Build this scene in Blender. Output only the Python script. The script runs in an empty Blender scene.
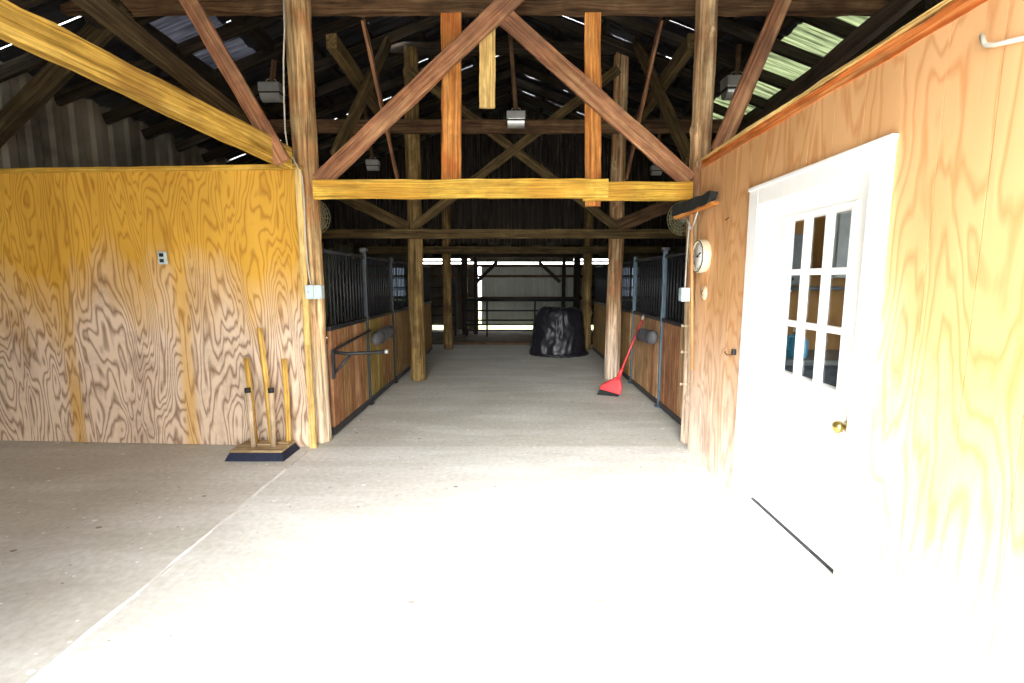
import bpy, bmesh, math, random
from mathutils import Vector, Matrix, noise
R = math.radians
sc = bpy.context.scene
COL = sc.collection
rnd = random.Random(7)
CAM_H, PITCH, FPX = 1.5, 7.3, 479.0
cp, sp_ = math.cos(R(PITCH)), math.sin(R(PITCH))

# ---- where a sight line through the photograph meets a real plane of the barn
def ray(px, py):
    dx = (px - 512) / FPX; dy = (341.5 - py) / FPX
    return Vector((dx, cp + dy * sp_, -sp_ + dy * cp))
def PY(px, py, Y):
    d = ray(px, py); t = Y / d.y
    return Vector((d.x * t, Y, CAM_H + d.z * t))
def PX(px, py, X):
    d = ray(px, py); t = X / d.x
    return Vector((X, d.y * t, CAM_H + d.z * t))
def PZ(px, py, Z=0.0):
    d = ray(px, py); t = (Z - CAM_H) / d.z
    return Vector((d.x * t, d.y * t, Z))

# ------------------------------------------------------------------ mesh builder
class MB:
    def __init__(self):
        self.v = []; self.f = []; self.g = []; self.s = []
    def add(self, vs, fs, gs=None, smooth=False):
        o = len(self.v)
        self.v += [Vector(p) for p in vs]
        self.g += [Vector(p) for p in (gs if gs else vs)]
        for f in fs:
            self.f.append([i + o for i in f]); self.s.append(smooth)
        return self
    def box(self, c, size, rot=None, grain=2):
        """closed box; grain = local axis the wood grain runs along"""
        off = Vector((rnd.uniform(0, 50), rnd.uniform(0, 50), rnd.uniform(0, 50)))
        h = Vector(size) / 2; vs = []; gs = []
        for sx in (-1, 1):
            for sy in (-1, 1):
                for sz in (-1, 1):
                    p = Vector((sx * h.x, sy * h.y, sz * h.z))
                    a = [p.x, p.y, p.z]; l = a.pop(grain)
                    gs.append(Vector((l, a[0], a[1])) + off)
                    if rot is not None: p = rot @ p
                    vs.append(Vector(c) + p)
        fs = [(0, 1, 3, 2), (4, 6, 7, 5), (0, 4, 5, 1), (2, 3, 7, 6), (0, 2, 6, 4), (1, 5, 7, 3)]
        return self.add(vs, fs, gs)
    def span(self, a, b, grain=2):
        a = Vector(a); b = Vector(b)
        return self.box((a + b) / 2, [abs(b[i] - a[i]) for i in range(3)], None, grain)
    def beam(self, p0, p1, w, h, up=(0, 0, 1), jit=.004, w1=None, h1=None, step=.12, cham=.12):
        """sawn or hewn timber from p0 to p1; h runs along up, w across"""
        p0 = Vector(p0); p1 = Vector(p1); ax = (p1 - p0); L = ax.length; ax.normalize()
        up = Vector(up); side = ax.cross(up).normalized(); up = side.cross(ax).normalized()
        n = max(2, int(L / step)); w1 = w1 or w; h1 = h1 or h
        off = Vector((rnd.uniform(0, 50), rnd.uniform(0, 50), rnd.uniform(0, 50)))
        c = cham
        prof = [(-1, -1 + c), (-1 + c, -1), (1 - c, -1), (1, -1 + c), (1, 1 - c), (1 - c, 1), (-1 + c, 1), (-1, 1 - c)]
        vs = []; gs = []; fs = []
        for i in range(n + 1):
            t = i / n; W = (w + (w1 - w) * t) / 2; H = (h + (h1 - h) * t) / 2
            for k, (a, b) in enumerate(prof):
                q = Vector((t * L * 1.7, a * 1.3, b * 1.3)) + off
                ja = noise.noise(q * 1.6) * jit * 1.5 + noise.noise(q * 6) * jit
                jb = noise.noise(q * 1.6 + Vector((9, 9, 9))) * jit * 1.5 + noise.noise(q * 6 + Vector((5, 1, 7))) * jit
                vs.append(p0 + ax * (t * L) + side * (a * W + ja) + up * (b * H + jb))
                gs.append(Vector((t * L, a * W, b * H)) + off)
        for i in range(n):
            for k in range(8):
                a = i * 8 + k; b = i * 8 + (k + 1) % 8
                fs.append((a, b, b + 8, a + 8))
        fs.append(tuple(range(7, -1, -1))); fs.append(tuple(n * 8 + k for k in range(8)))
        return self.add(vs, fs, gs)
    def log(self, p0, p1, r0, r1, rough=.012, knots=0, step=.03, seg=40):
        p0 = Vector(p0); p1 = Vector(p1); ax = p1 - p0; L = ax.length; ax.normalize()
        s = ax.cross(Vector((0, 1, 0.001))).normalized(); u = s.cross(ax)
        off = Vector((rnd.uniform(0, 50), rnd.uniform(0, 50), rnd.uniform(0, 50)))
        kn = [(rnd.uniform(.3, L), rnd.uniform(3.3, 6.1)) for _ in range(knots)]
        n = int(L / step); vs = []; gs = []; fs = []
        for i in range(n + 1):
            t = i / n; z = t * L
            for k in range(seg):
                a = 2 * math.pi * k / seg
                d = Vector((math.cos(a), math.sin(a), 0))
                q = Vector((d.x * 1.6, d.y * 1.6, z * .8)) + off
                r = r0 + (r1 - r0) * t
                r += abs(noise.noise(Vector((d.x * 9, d.y * 9, z * 1.1)) + off)) * -rough * .9 + noise.noise(q * 1.3) * rough * 1.2 + noise.noise(Vector((d.x * 5, d.y * 5, z * 2)) + off) * rough * .7
                for kz, ka in kn:
                    da = math.atan2(math.sin(a - ka), math.cos(a - ka)) * r0
                    e = math.exp(-((z - kz) ** 2 + da * da) / .0022); r += .028 * e
                cx = noise.noise(Vector((0, 3, z * .5)) + off) * .02
                vs.append(p0 + ax * z + s * (math.cos(a) * r + cx) + u * (math.sin(a) * r))
                gs.append(Vector((z, math.cos(a) * r, math.sin(a) * r)) + off)
        for i in range(n):
            for k in range(seg):
                a = i * seg + k; b = i * seg + (k + 1) % seg
                fs.append((a, b, b + seg, a + seg))
        self.add(vs, fs, gs, True)
        o = len(self.v) - len(vs)
        self.f.append([o + k for k in range(seg - 1, -1, -1)]); self.s.append(False)
        self.f.append([o + n * seg + k for k in range(seg)]); self.s.append(False)
        return self
    def tube(self, pts, r, seg=8, r1=None):
        pts = [Vector(p) for p in pts]; n = len(pts); vs = []; fs = []; gs = []
        ref = None; l = 0; off = Vector((rnd.uniform(0, 50), 0, 0))
        for i, p in enumerate(pts):
            d = (pts[min(i + 1, n - 1)] - pts[max(i - 1, 0)]).normalized()
            if ref is None:
                ref = d.orthogonal().normalized()
            else:
                ref = (ref - d * ref.dot(d)).normalized()
            b = d.cross(ref); rr = r + ((r1 if r1 is not None else r) - r) * i / (n - 1)
            if i: l += (p - pts[i - 1]).length
            for k in range(seg):
                a = 2 * math.pi * k / seg
                vs.append(p + ref * math.cos(a) * rr + b * math.sin(a) * rr)
                gs.append(Vector((l, math.cos(a) * rr, math.sin(a) * rr)) + off)
        for i in range(n - 1):
            for k in range(seg):
                a = i * seg + k; b2 = i * seg + (k + 1) % seg
                fs.append((a, b2, b2 + seg, a + seg))
        self.add(vs, fs, gs, True)
        o = len(self.v) - len(vs)
        self.f.append([o + k for k in range(seg - 1, -1, -1)]); self.s.append(False)
        self.f.append([o + (n - 1) * seg + k for k in range(seg)]); self.s.append(False)
        return self
    def ring(self, c, axis, rad, r, n=28, seg=6):
        axis = Vector(axis).normalized(); u = axis.orthogonal().normalized(); w = axis.cross(u)
        vs = []; fs = []
        for i in range(n):
            a = 2 * math.pi * i / n; d = u * math.cos(a) + w * math.sin(a)
            for k in range(seg):
                b = 2 * math.pi * k / seg
                vs.append(Vector(c) + d * (rad + r * math.cos(b)) + axis * r * math.sin(b))
        for i in range(n):
            for k in range(seg):
                fs.append((i * seg + k, ((i + 1) % n) * seg + k, ((i + 1) % n) * seg + (k + 1) % seg, i * seg + (k + 1) % seg))
        return self.add(vs, fs, None, True)
    def lathe(self, c, axis, prof, n=32, smooth=True):
        """prof: (radius, height along axis)"""
        axis = Vector(axis).normalized(); u = axis.orthogonal().normalized(); w = axis.cross(u)
        vs = []; fs = []; m = len(prof)
        for i in range(n):
            a = 2 * math.pi * i / n; d = u * math.cos(a) + w * math.sin(a)
            for (r, h) in prof: vs.append(Vector(c) + d * max(r, 1e-4) + axis * h)
        for i in range(n):
            j = (i + 1) % n
            for k in range(m - 1):
                fs.append((i * m + k, j * m + k, j * m + k + 1, i * m + k + 1))
        return self.add(vs, fs, None, smooth)
    def prism(self, poly, vec, gs=None):
        """closed prism: polygon (3-D points) pushed along vec"""
        n = len(poly); vec = Vector(vec)
        vs = [Vector(p) for p in poly] + [Vector(p) + vec for p in poly]
        fs = [tuple(range(n - 1, -1, -1)), tuple(range(n, 2 * n))]
        fs += [(i, (i + 1) % n, (i + 1) % n + n, i + n) for i in range(n)]
        return self.add(vs, fs, gs)
    def build(self, name, m, parent=None, loc=None, bevel=0):
        me = bpy.data.meshes.new(name)
        base = Vector(loc) if loc is not None else Vector((0, 0, 0))
        if parent is not None: base = world_loc(parent)
        if parent is not None and loc is not None: base = Vector(loc)
        me.from_pydata([tuple(p - base) for p in self.v], [], self.f)
        me.polygons.foreach_set('use_smooth', self.s)
        at = me.attributes.new('gco', 'FLOAT_VECTOR', 'POINT')
        buf = [c for p in self.g for c in p]; at.data.foreach_set('vector', buf)
        bm = bmesh.new(); bm.from_mesh(me); bmesh.ops.recalc_face_normals(bm, faces=bm.faces); bm.to_mesh(me); bm.free()
        me.materials.append(m); me.update()
        o = bpy.data.objects.new(name, me); COL.objects.link(o)
        if parent is not None:
            o.parent = parent; o.location = base - world_loc(parent)
        else:
            o.location = base
        if bevel:
            md = o.modifiers.new('bevel', 'BEVEL'); md.width = bevel; md.segments = 2; md.limit_method = 'ANGLE'
        return o
def world_loc(o):
    l = Vector((0, 0, 0))
    while o is not None:
        l += o.location; o = o.parent
    return l
def tag(o, label, cat, group=None, kind=None):
    o['label'] = label; o['category'] = cat
    if group: o['group'] = group
    if kind: o['kind'] = kind
    return o
def thing(name, label, cat, loc, group=None):
    o = bpy.data.objects.new(name, None); COL.objects.link(o); o.location = loc; o.empty_display_size = .1
    return tag(o, label, cat, group)
def struct(o, label=None):
    o['kind'] = 'structure'
    if label: o['label'] = label
    return o

# ------------------------------------------------------------------ materials
def newmat(name):
    m = bpy.data.materials.new(name); m.use_nodes = True
    nt = m.node_tree; nt.nodes.clear()
    out = nt.nodes.new('ShaderNodeOutputMaterial'); b = nt.nodes.new('ShaderNodeBsdfPrincipled')
    nt.links.new(b.outputs[0], out.inputs[0])
    return m, nt, b, out
def nd(nt, typ, **kw):
    n = nt.nodes.new(typ)
    for k, v in kw.items(): setattr(n, k, v)
    return n
def ramp(nt, stops):
    r = nt.nodes.new('ShaderNodeValToRGB'); e = r.color_ramp.elements
    e[0].position, e[0].color = stops[0][0], (*stops[0][1], 1)
    e[1].position, e[1].color = stops[-1][0], (*stops[-1][1], 1)
    for p, c in stops[1:-1]:
        x = e.new(p); x.color = (*c, 1)
    return r
def mixc(nt, fac, a, b, mode='MIX'):
    m = nd(nt, 'ShaderNodeMix', data_type='RGBA', blend_type=mode)
    for s, v in ((m.inputs[0], fac), (m.inputs[6], a), (m.inputs[7], b)):
        if hasattr(v, 'is_output'): nt.links.new(v, s)
        elif isinstance(v, (int, float)): s.default_value = v
        else: s.default_value = (*v, 1)
    return m.outputs[2]
def math_(nt, op, a, b=None, clamp=False):
    m = nd(nt, 'ShaderNodeMath', operation=op); m.use_clamp = clamp
    for i, v in enumerate((a, b)):
        if v is None: continue
        if hasattr(v, 'is_output'): nt.links.new(v, m.inputs[i])
        else: m.inputs[i].default_value = v
    return m.outputs[0]
def coords(nt, scale, attr=True):
    mp = nd(nt, 'ShaderNodeMapping'); mp.inputs['Scale'].default_value = scale
    if attr:
        a = nd(nt, 'ShaderNodeAttribute', attribute_name='gco'); nt.links.new(a.outputs['Vector'], mp.inputs[0])
    else:
        a = nd(nt, 'ShaderNodeTexCoord'); nt.links.new(a.outputs['Object'], mp.inputs[0])
    return mp.outputs[0]
def tex(nt, vec, scale, detail=4, dist=0.0, rough=.55):
    n = nd(nt, 'ShaderNodeTexNoise'); nt.links.new(vec, n.inputs['Vector'])
    n.inputs['Scale'].default_value = scale; n.inputs['Detail'].default_value = detail
    n.inputs['Distortion'].default_value = dist; n.inputs['Roughness'].default_value = rough
    return n.outputs[0]
def bump(nt, b, h, strength, dist=.01):
    n = nd(nt, 'ShaderNodeBump'); n.inputs['Strength'].default_value = strength; n.inputs['Distance'].default_value = dist
    nt.links.new(h, n.inputs['Height']); nt.links.new(n.outputs[0], b.inputs['Normal'])
def wood(name, dark, mid, light, stain=None, bstr=.6, rough=.75, fib=1.0, con=1.0, bleach=None):
    m, nt, b, out = newmat(name)
    g = coords(nt, (.7, 16, 16)); f = coords(nt, (1.6, 60 * fib, 60 * fib)); p = coords(nt, (1, 1, 1)); h = coords(nt, (5, 9, 9))
    n1 = tex(nt, g, 1.6, 6, .9, .65); n2 = tex(nt, f, 1.0, 4, .3, .65); n3 = tex(nt, h, 1.0, 5, .4, .6); n4 = tex(nt, p, 2.2, 3)
    r = ramp(nt, [(.34, dark), (.48, mid), (.64, light)]); nt.links.new(n1, r.inputs[0])
    k = .42 * con
    fr = ramp(nt, [(.36, (1 - k, 1 - k * 1.05, 1 - k * 1.1)), (.60, (1 + k * .35,) * 3)]); nt.links.new(n2, fr.inputs[0])
    c = mixc(nt, 1.0, r.outputs[0], fr.outputs[0], 'MULTIPLY')
    bl = ramp(nt, [(.35, (.72, .70, .68)), (.60, (1.08, 1.08, 1.08))]); nt.links.new(n3, bl.inputs[0])
    c = mixc(nt, 1.0, c, bl.outputs[0], 'MULTIPLY')
    if stain:
        s = ramp(nt, [(.50, (0, 0, 0)), (.64, (.85, .85, .85))]); nt.links.new(n4, s.inputs[0])
        c = mixc(nt, s.outputs[0], c, mixc(nt, 1.0, stain, fr.outputs[0], 'MULTIPLY'))
    if bleach:             # worn pale and dusty along the lower length of a post
        tc = nd(nt, 'ShaderNodeTexCoord'); sx = nd(nt, 'ShaderNodeSeparateXYZ'); nt.links.new(tc.outputs['Object'], sx.inputs[0])
        k = math_(nt, 'DIVIDE', math_(nt, 'SUBTRACT', bleach[0], sx.outputs[2]), bleach[1])
        k = math_(nt, 'ADD', k, math_(nt, 'MULTIPLY', math_(nt, 'SUBTRACT', n1, .5), 2.2), True)
        c = mixc(nt, math_(nt, 'MULTIPLY', k, .85), c, mixc(nt, 1.0, bleach[2], fr.outputs[0], 'MULTIPLY'))
    nt.links.new(c, b.inputs['Base Color']); b.inputs['Roughness'].default_value = rough
    b.inputs['Specular IOR Level'].default_value = .2
    bump(nt, b, math_(nt, 'ADD', n2, n3), bstr, .006)
    return m
def plain(name, col, rough=.5, metal=0.0, var=.15, scale=8, spec=.4, bstr=0):
    m, nt, b, out = newmat(name)
    n = tex(nt, coords(nt, (1, 1, 1), False), scale, 4)
    lo = tuple(c * (1 - var) for c in col); hi = tuple(min(1, c * (1 + var)) for c in col)
    r = ramp(nt, [(.3, lo), (.7, hi)]); nt.links.new(n, r.inputs[0]); nt.links.new(r.outputs[0], b.inputs['Base Color'])
    b.inputs['Roughness'].default_value = rough; b.inputs['Metallic'].default_value = metal
    b.inputs['Specular IOR Level'].default_value = spec
    if bstr: bump(nt, b, n, bstr, .01)
    return m
def plywood(name, lo, hi, wlo, whi, top, width, wnoise, contrast_scale, patches=0.5, seams=()):
    """rotary-cut plywood face: contour figure, bleached and dusty along a ragged low band, with floor glare painted in on the siding"""
    m, nt, b, out = newmat(name)
    v = coords(nt, (.42, 1.9, 1.9))
    n = tex(nt, v, 1.55, 3.4, .35, .42)
    bands = math_(nt, 'PINGPONG', math_(nt, 'MULTIPLY', n, contrast_scale), 1.0)
    fine = tex(nt, coords(nt, (40, 40, 2), False), 2.0, 3)
    bands = math_(nt, 'ADD', math_(nt, 'MULTIPLY', bands, .8), math_(nt, 'MULTIPLY', fine, .3))
    r1 = ramp(nt, [(.12, lo), (.55, hi), (1.0, hi)]); nt.links.new(bands, r1.inputs[0])
    r2 = ramp(nt, [(.12, wlo), (.36, tuple((a + c) / 2 for a, c in zip(wlo, whi))), (.62, whi)]); nt.links.new(bands, r2.inputs[0])
    big = tex(nt, coords(nt, (1.6, 1.6, .55), False), 1.0, 5, .3)
    tone = ramp(nt, [(.3, (.86, .82, .74)), (.7, (1.08, 1.08, 1.1))]); nt.links.new(tex(nt, coords(nt, (1.1, 1.1, .3), False), 2.2, 2), tone.inputs[0])
    c1 = mixc(nt, 1.0, r1.outputs[0], tone.outputs[0], 'MULTIPLY')
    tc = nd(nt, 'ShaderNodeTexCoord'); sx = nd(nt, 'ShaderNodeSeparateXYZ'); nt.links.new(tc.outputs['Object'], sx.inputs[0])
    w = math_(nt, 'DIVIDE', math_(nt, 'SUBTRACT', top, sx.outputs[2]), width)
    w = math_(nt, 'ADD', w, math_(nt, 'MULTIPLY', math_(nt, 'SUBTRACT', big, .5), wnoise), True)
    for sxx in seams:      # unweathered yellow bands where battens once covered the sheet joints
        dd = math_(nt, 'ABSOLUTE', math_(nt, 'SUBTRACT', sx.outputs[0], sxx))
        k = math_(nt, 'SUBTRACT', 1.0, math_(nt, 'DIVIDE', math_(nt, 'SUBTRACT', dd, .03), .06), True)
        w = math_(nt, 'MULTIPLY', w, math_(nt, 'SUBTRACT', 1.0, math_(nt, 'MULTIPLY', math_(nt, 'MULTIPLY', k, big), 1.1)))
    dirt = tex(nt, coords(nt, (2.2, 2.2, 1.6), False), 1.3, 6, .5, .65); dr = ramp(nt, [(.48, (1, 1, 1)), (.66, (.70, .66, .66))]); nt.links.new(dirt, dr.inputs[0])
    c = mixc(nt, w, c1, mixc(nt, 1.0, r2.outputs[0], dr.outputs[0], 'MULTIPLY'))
    # pale run-down streaks
    st = tex(nt, coords(nt, (7, 7, .12), False), 1.0, 2); sr = ramp(nt, [(.66, (0, 0, 0)), (.72, (1, 1, 1))]); nt.links.new(st, sr.inputs[0])
    c = mixc(nt, math_(nt, 'MULTIPLY', sr.outputs[0], patches), c, hi)
    nt.links.new(c, b.inputs['Base Color']); b.inputs['Roughness'].default_value = .7
    b.inputs['Specular IOR Level'].default_value = .2
    bump(nt, b, bands, .15, .004)
    return m
def concrete(name, a, c_, speck=(.95, .94, .92), line=None):
    m, nt, b, out = newmat(name)
    n1 = tex(nt, coords(nt, (1, 1, 1), False), .9, 6, .4, .6); n2 = tex(nt, coords(nt, (1, 1, 1), False), 26, 4)
    n3 = tex(nt, coords(nt, (.5, 2.4, 1), False), 1.4, 5, .3)
    r = ramp(nt, [(.32, a), (.68, c_)]); nt.links.new(n1, r.inputs[0])
    f = ramp(nt, [(.3, (.86, .85, .83)), (.7, (1.06, 1.06, 1.06))]); nt.links.new(n2, f.inputs[0])
    c = mixc(nt, 1.0, r.outputs[0], f.outputs[0], 'MULTIPLY')
    d = ramp(nt, [(.45, (.92, .91, .88)), (.62, (1.05, 1.05, 1.05))]); nt.links.new(n3, d.inputs[0])
    c = mixc(nt, 1.0, c, d.outputs[0], 'MULTIPLY')
    for sc_, th, colr in ((9, .085, speck), (6, .06, (.14, .11, .08)), (17, .09, speck), (14, .07, (.2, .17, .13))):
        v = nd(nt, 'ShaderNodeTexVoronoi'); nt.links.new(coords(nt, (1, 1.35, 1), False), v.inputs['Vector']); v.inputs['Scale'].default_value = sc_ * .55
        keep = math_(nt, 'GREATER_THAN', tex(nt, coords(nt, (1, 1, 1), False), sc_ * .7, 1), .48)
        s = math_(nt, 'MULTIPLY', math_(nt, 'LESS_THAN', v.outputs['Distance'], th), keep)
        c = mixc(nt, math_(nt, 'MULTIPLY', s, .75), c, colr)
    nt.links.new(c, b.inputs['Base Color']); b.inputs['Roughness'].default_value = .8
    b.inputs['Specular IOR Level'].default_value = .25
    bump(nt, b, n2, .12, .006)
    return m

M = {}
M['log_tan'] = wood('log_tan', (.32, .18, .08), (.54, .35, .16), (.72, .55, .30), (.48, .21, .08), .9, fib=.5, con=1.3, bleach=(1.3, 1.0, (.74, .62, .46)))
M['log_red'] = wood('log_red', (.26, .13, .06), (.48, .29, .14), (.70, .52, .31), (.40, .19, .09), .9, fib=.5, con=1.3, bleach=(1.2, 1.0, (.72, .60, .48)))
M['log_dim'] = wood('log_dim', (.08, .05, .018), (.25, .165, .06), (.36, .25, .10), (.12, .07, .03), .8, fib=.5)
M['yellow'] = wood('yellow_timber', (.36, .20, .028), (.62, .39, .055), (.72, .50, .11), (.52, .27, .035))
M['yellow_log'] = wood('yellow_log', (.22, .12, .02), (.50, .30, .05), (.62, .42, .10), (.28, .15, .03), .7)
M['orange'] = wood('orange_board', (.36, .12, .025), (.56, .22, .05), (.66, .33, .10), (.44, .13, .03))
M['tan_board'] = wood('tan_board', (.55, .36, .13), (.70, .48, .17), (.76, .56, .24))
M['red_brace'] = wood('red_brace', (.17, .075, .04), (.38, .17, .085), (.48, .29, .15), (.20, .10, .06))
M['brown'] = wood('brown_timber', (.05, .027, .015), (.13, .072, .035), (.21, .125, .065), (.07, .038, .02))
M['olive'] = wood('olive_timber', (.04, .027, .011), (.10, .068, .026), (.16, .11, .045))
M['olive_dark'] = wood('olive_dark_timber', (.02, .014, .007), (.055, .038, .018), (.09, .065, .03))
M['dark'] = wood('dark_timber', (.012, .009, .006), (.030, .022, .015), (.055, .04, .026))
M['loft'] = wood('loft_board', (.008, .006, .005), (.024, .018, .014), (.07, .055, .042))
M['stall_red'] = wood('stall_board_red', (.20, .085, .035), (.36, .17, .08), (.45, .24, .12), (.26, .12, .06))
M['stall_tan'] = wood('stall_board_tan', (.25, .14, .05), (.38, .23, .09), (.46, .29, .13), (.20, .13, .05))
M['stall_light'] = wood('stall_board_light', (.30, .17, .08), (.46, .28, .14), (.56, .37, .20))
M['stall_green'] = wood('stall_board_olive', (.18, .12, .035), (.33, .24, .07), (.40, .30, .10))
M['rim'] = wood('torn_rim', (.48, .11, .022), (.70, .20, .045), (.80, .36, .13))
M['handle'] = wood('handle_wood', (.50, .28, .05), (.66, .40, .09), (.72, .48, .14))
M['handle_grey'] = wood('handle_dusty', (.36, .26, .16), (.50, .38, .25), (.60, .48, .34))
M['dusty'] = wood('dusty_top', (.28, .20, .10), (.42, .31, .17), (.52, .40, .24))
M['ply_left'] = plywood('plywood_weathered', (.46, .22, .028), (.69, .39, .055), (.27, .165, .105), (.74, .58, .43), 1.72, .7, 2.6, 50, .35, (-2.93, -4.03))
M['ply_right'] = plywood('plywood_siding', (.58, .28, .11), (.69, .395, .185), (.62, .44, .33), (.84, .72, .60), 1.25, 1.3, 1.6, 30, .3)  # pale low band: dusty bleaching plus bounced daylight put into the colour
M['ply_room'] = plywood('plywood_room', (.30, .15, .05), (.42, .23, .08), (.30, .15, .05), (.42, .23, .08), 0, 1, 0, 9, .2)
M['conc'] = concrete('concrete_apron', (.64, .64, .61), (.74, .74, .72))
M['conc_left'] = concrete('concrete_side', (.58, .565, .52), (.68, .67, .64))
M['conc_aisle'] = concrete('concrete_aisle', (.55, .545, .49), (.66, .66, .62))
M['dust'] = plain('pale_dust', (.72, .71, .68), .9, var=.2, scale=9)
M['dirt'] = plain('dirt', (.13, .09, .055), .95, var=.35, scale=3, bstr=.4)
M['grass'] = plain('grass_ground', (.30, .36, .12), .95, var=.3, scale=5)
M['gravel'] = plain('gravel_ground', (.55, .53, .48), .95, var=.12, scale=6)
M['roof'] = plain('roof_metal', (.055, .052, .06), .42, .55, .4, 2.5)
M['wall_metal'] = plain('wall_metal', (.10, .085, .065), .6, .2, .45, 1.2)
M['side_metal'] = plain('side_metal', (.20, .18, .14), .5, .1, .5, 1.6)
M['bright_metal'] = plain('pale_metal', (.50, .52, .46), .6, .0, .12, 1.2)
M['white'] = plain('white_paint', (.86, .86, .84), .45, 0, .03, 6)
M['black_metal'] = plain('black_metal', (.028, .030, .034), .45, .3, .3)
M['blue_metal'] = plain('blue_grey_metal', (.10, .15, .19), .45, .3, .25)
M['dark_steel'] = plain('dark_steel', (.045, .055, .062), .45, .3, .25)
M['grey_box'] = plain('grey_box', (.50, .60, .62), .5, .1, .12)
M['galv'] = plain('galvanised', (.55, .56, .54), .35, .6, .15)
M['brass'] = plain('brass', (.55, .42, .14), .3, .9, .1)
M['gold'] = plain('gold_rim', (.78, .70, .50), .35, .2, .08)
M['face'] = plain('clock_face', (.93, .94, .94), .5, 0, .02)
M['ink'] = plain('black_ink', (.015, .015, .018), .5, 0, .1)
M['navy'] = plain('navy_bristle', (.010, .014, .035), .8, 0, .4, 60, bstr=.5)
M['bristle'] = plain('black_bristle', (.012, .014, .014), .85, 0, .5, 80, bstr=.7)
M['red_plastic'] = plain('red_plastic', (.80, .035, .04), .38, 0, .06)
M['red_paint'] = plain('red_handle_paint', (.62, .06, .07), .4, 0, .1)
M['orange_paint'] = plain('orange_handle_paint', (.50, .24, .09), .45, 0, .15)
M['grey_cloth'] = plain('grey_cloth', (.10, .10, .11), .85, 0, .35, 12, bstr=.4)
M['black_plastic'] = plain('black_plastic', (.011, .011, .016), .42, 0, .3, 5, .4)
M['cable'] = plain('pale_cable', (.55, .52, .44), .5)
M['ivory'] = plain('ivory_plastic', (.62, .52, .36), .5)
M['cage'] = plain('fan_wire', (.20, .18, .10), .5, .2)
M['room_grey'] = plain('room_grey_paint', (.42, .46, .48), .5)
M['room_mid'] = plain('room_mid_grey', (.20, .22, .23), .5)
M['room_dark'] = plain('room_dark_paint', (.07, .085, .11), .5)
M['blue_jug'] = plain('blue_plastic', (.05, .30, .50), .4)
M['olive_metal'] = plain('olive_metal', (.10, .095, .06), .5, .2)
M['rubber'] = plain('black_rubber', (.02, .02, .022), .7)

def translucent(name, col, trans, streak=True):
    m, nt, b, out = newmat(name)
    nt.nodes.remove(b)
    d = nd(nt, 'ShaderNodeBsdfDiffuse'); t = nd(nt, 'ShaderNodeBsdfTranslucent'); mx = nd(nt, 'ShaderNodeMixShader')
    n = tex(nt, coords(nt, (1.2, 16, 1), False), 1.5, 4)
    r = ramp(nt, [(.34, tuple(c * .12 for c in col)), (.66, col)]); nt.links.new(n, r.inputs[0])
    nt.links.new(r.outputs[0], d.inputs[0]); nt.links.new(r.outputs[0], t.inputs[0])
    mx.inputs[0].default_value = trans
    nt.links.new(d.outputs[0], mx.inputs[1]); nt.links.new(t.outputs[0], mx.inputs[2]); nt.links.new(mx.outputs[0], out.inputs[0])
    return m
M['skylight'] = translucent('skylight_fibreglass', (.34, .40, .20), .15)
M['skylight_dim'] = translucent('skylight_dirty', (.08, .08, .10), .07)
def glass_mat(name='window_glass', tint=(.88, .91, .91, 1)):
    m, nt, b, out = newmat(name); nt.nodes.remove(b)
    t = nd(nt, 'ShaderNodeBsdfTransparent'); g = nd(nt, 'ShaderNodeBsdfGlossy'); mx = nd(nt, 'ShaderNodeMixShader'); fr = nd(nt, 'ShaderNodeFresnel')
    t.inputs[0].default_value = tint; g.inputs['Roughness'].default_value = .02; fr.inputs[0].default_value = 1.45
    ge = nd(nt, 'ShaderNodeNewGeometry'); fk = math_(nt, 'MULTIPLY', fr.outputs[0], math_(nt, 'SUBTRACT', 1.0, ge.outputs['Backfacing'])); nt.links.new(fk, mx.inputs[0]); nt.links.new(t.outputs[0], mx.inputs[1]); nt.links.new(g.outputs[0], mx.inputs[2]); nt.links.new(mx.outputs[0], out.inputs[0])
    return m
M['glass'] = glass_mat()
M['dirty_glass'] = glass_mat('dirty_glass', (.14, .16, .18, 1))

# ------------------------------------------------------------------ the setting
RIDGE, SLOPE, HALF = 5.35, .364, 4.9
def roof_z(x): return RIDGE - SLOPE * abs(x)
FRONT, BACK = -.6, 15.0

fl = struct(MB().span((-1.8, FRONT - .3, -.15), (1.66, 4.2, 0)).build('floor', M['conc']))
struct(MB().span((-5.6, FRONT - .3, -.15), (-1.815, 4.5, -.004)).build('floor_side', M['conc_left']))
struct(MB().span((-5.6, 4.212, -.15), (5.6, 11.2, -.006)).build('floor_aisle', M['conc_aisle']))
struct(MB().span((1.66, FRONT - .3, -.15), (5.6, 4.2, -.004)).build('floor_room', M['conc_left']))
struct(MB().beam((-1.807, FRONT - .3, -.0085), (-1.807, 3.75, -.0085), .024, .018, jit=.007, step=.04).build('floor_joint', M['dust']))
struct(MB().span((-5.6, 11.2, -.2), (5.6, 14.9, -.03)).build('floor_dirt', M['dirt']))
struct(MB().span((-30, 14.9, -.3), (30, 45, -.06)).build('ground_back', M['grass']))
struct(MB().span((-30, -40, -.3), (30, FRONT - .3, -.03)).build('ground_front', M['gravel']))
struct(MB().span((-1.45, 11.16, -.05), (1.9, 11.3, .05), 0).build('trim_1', M['brown'], bevel=.006))

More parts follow.
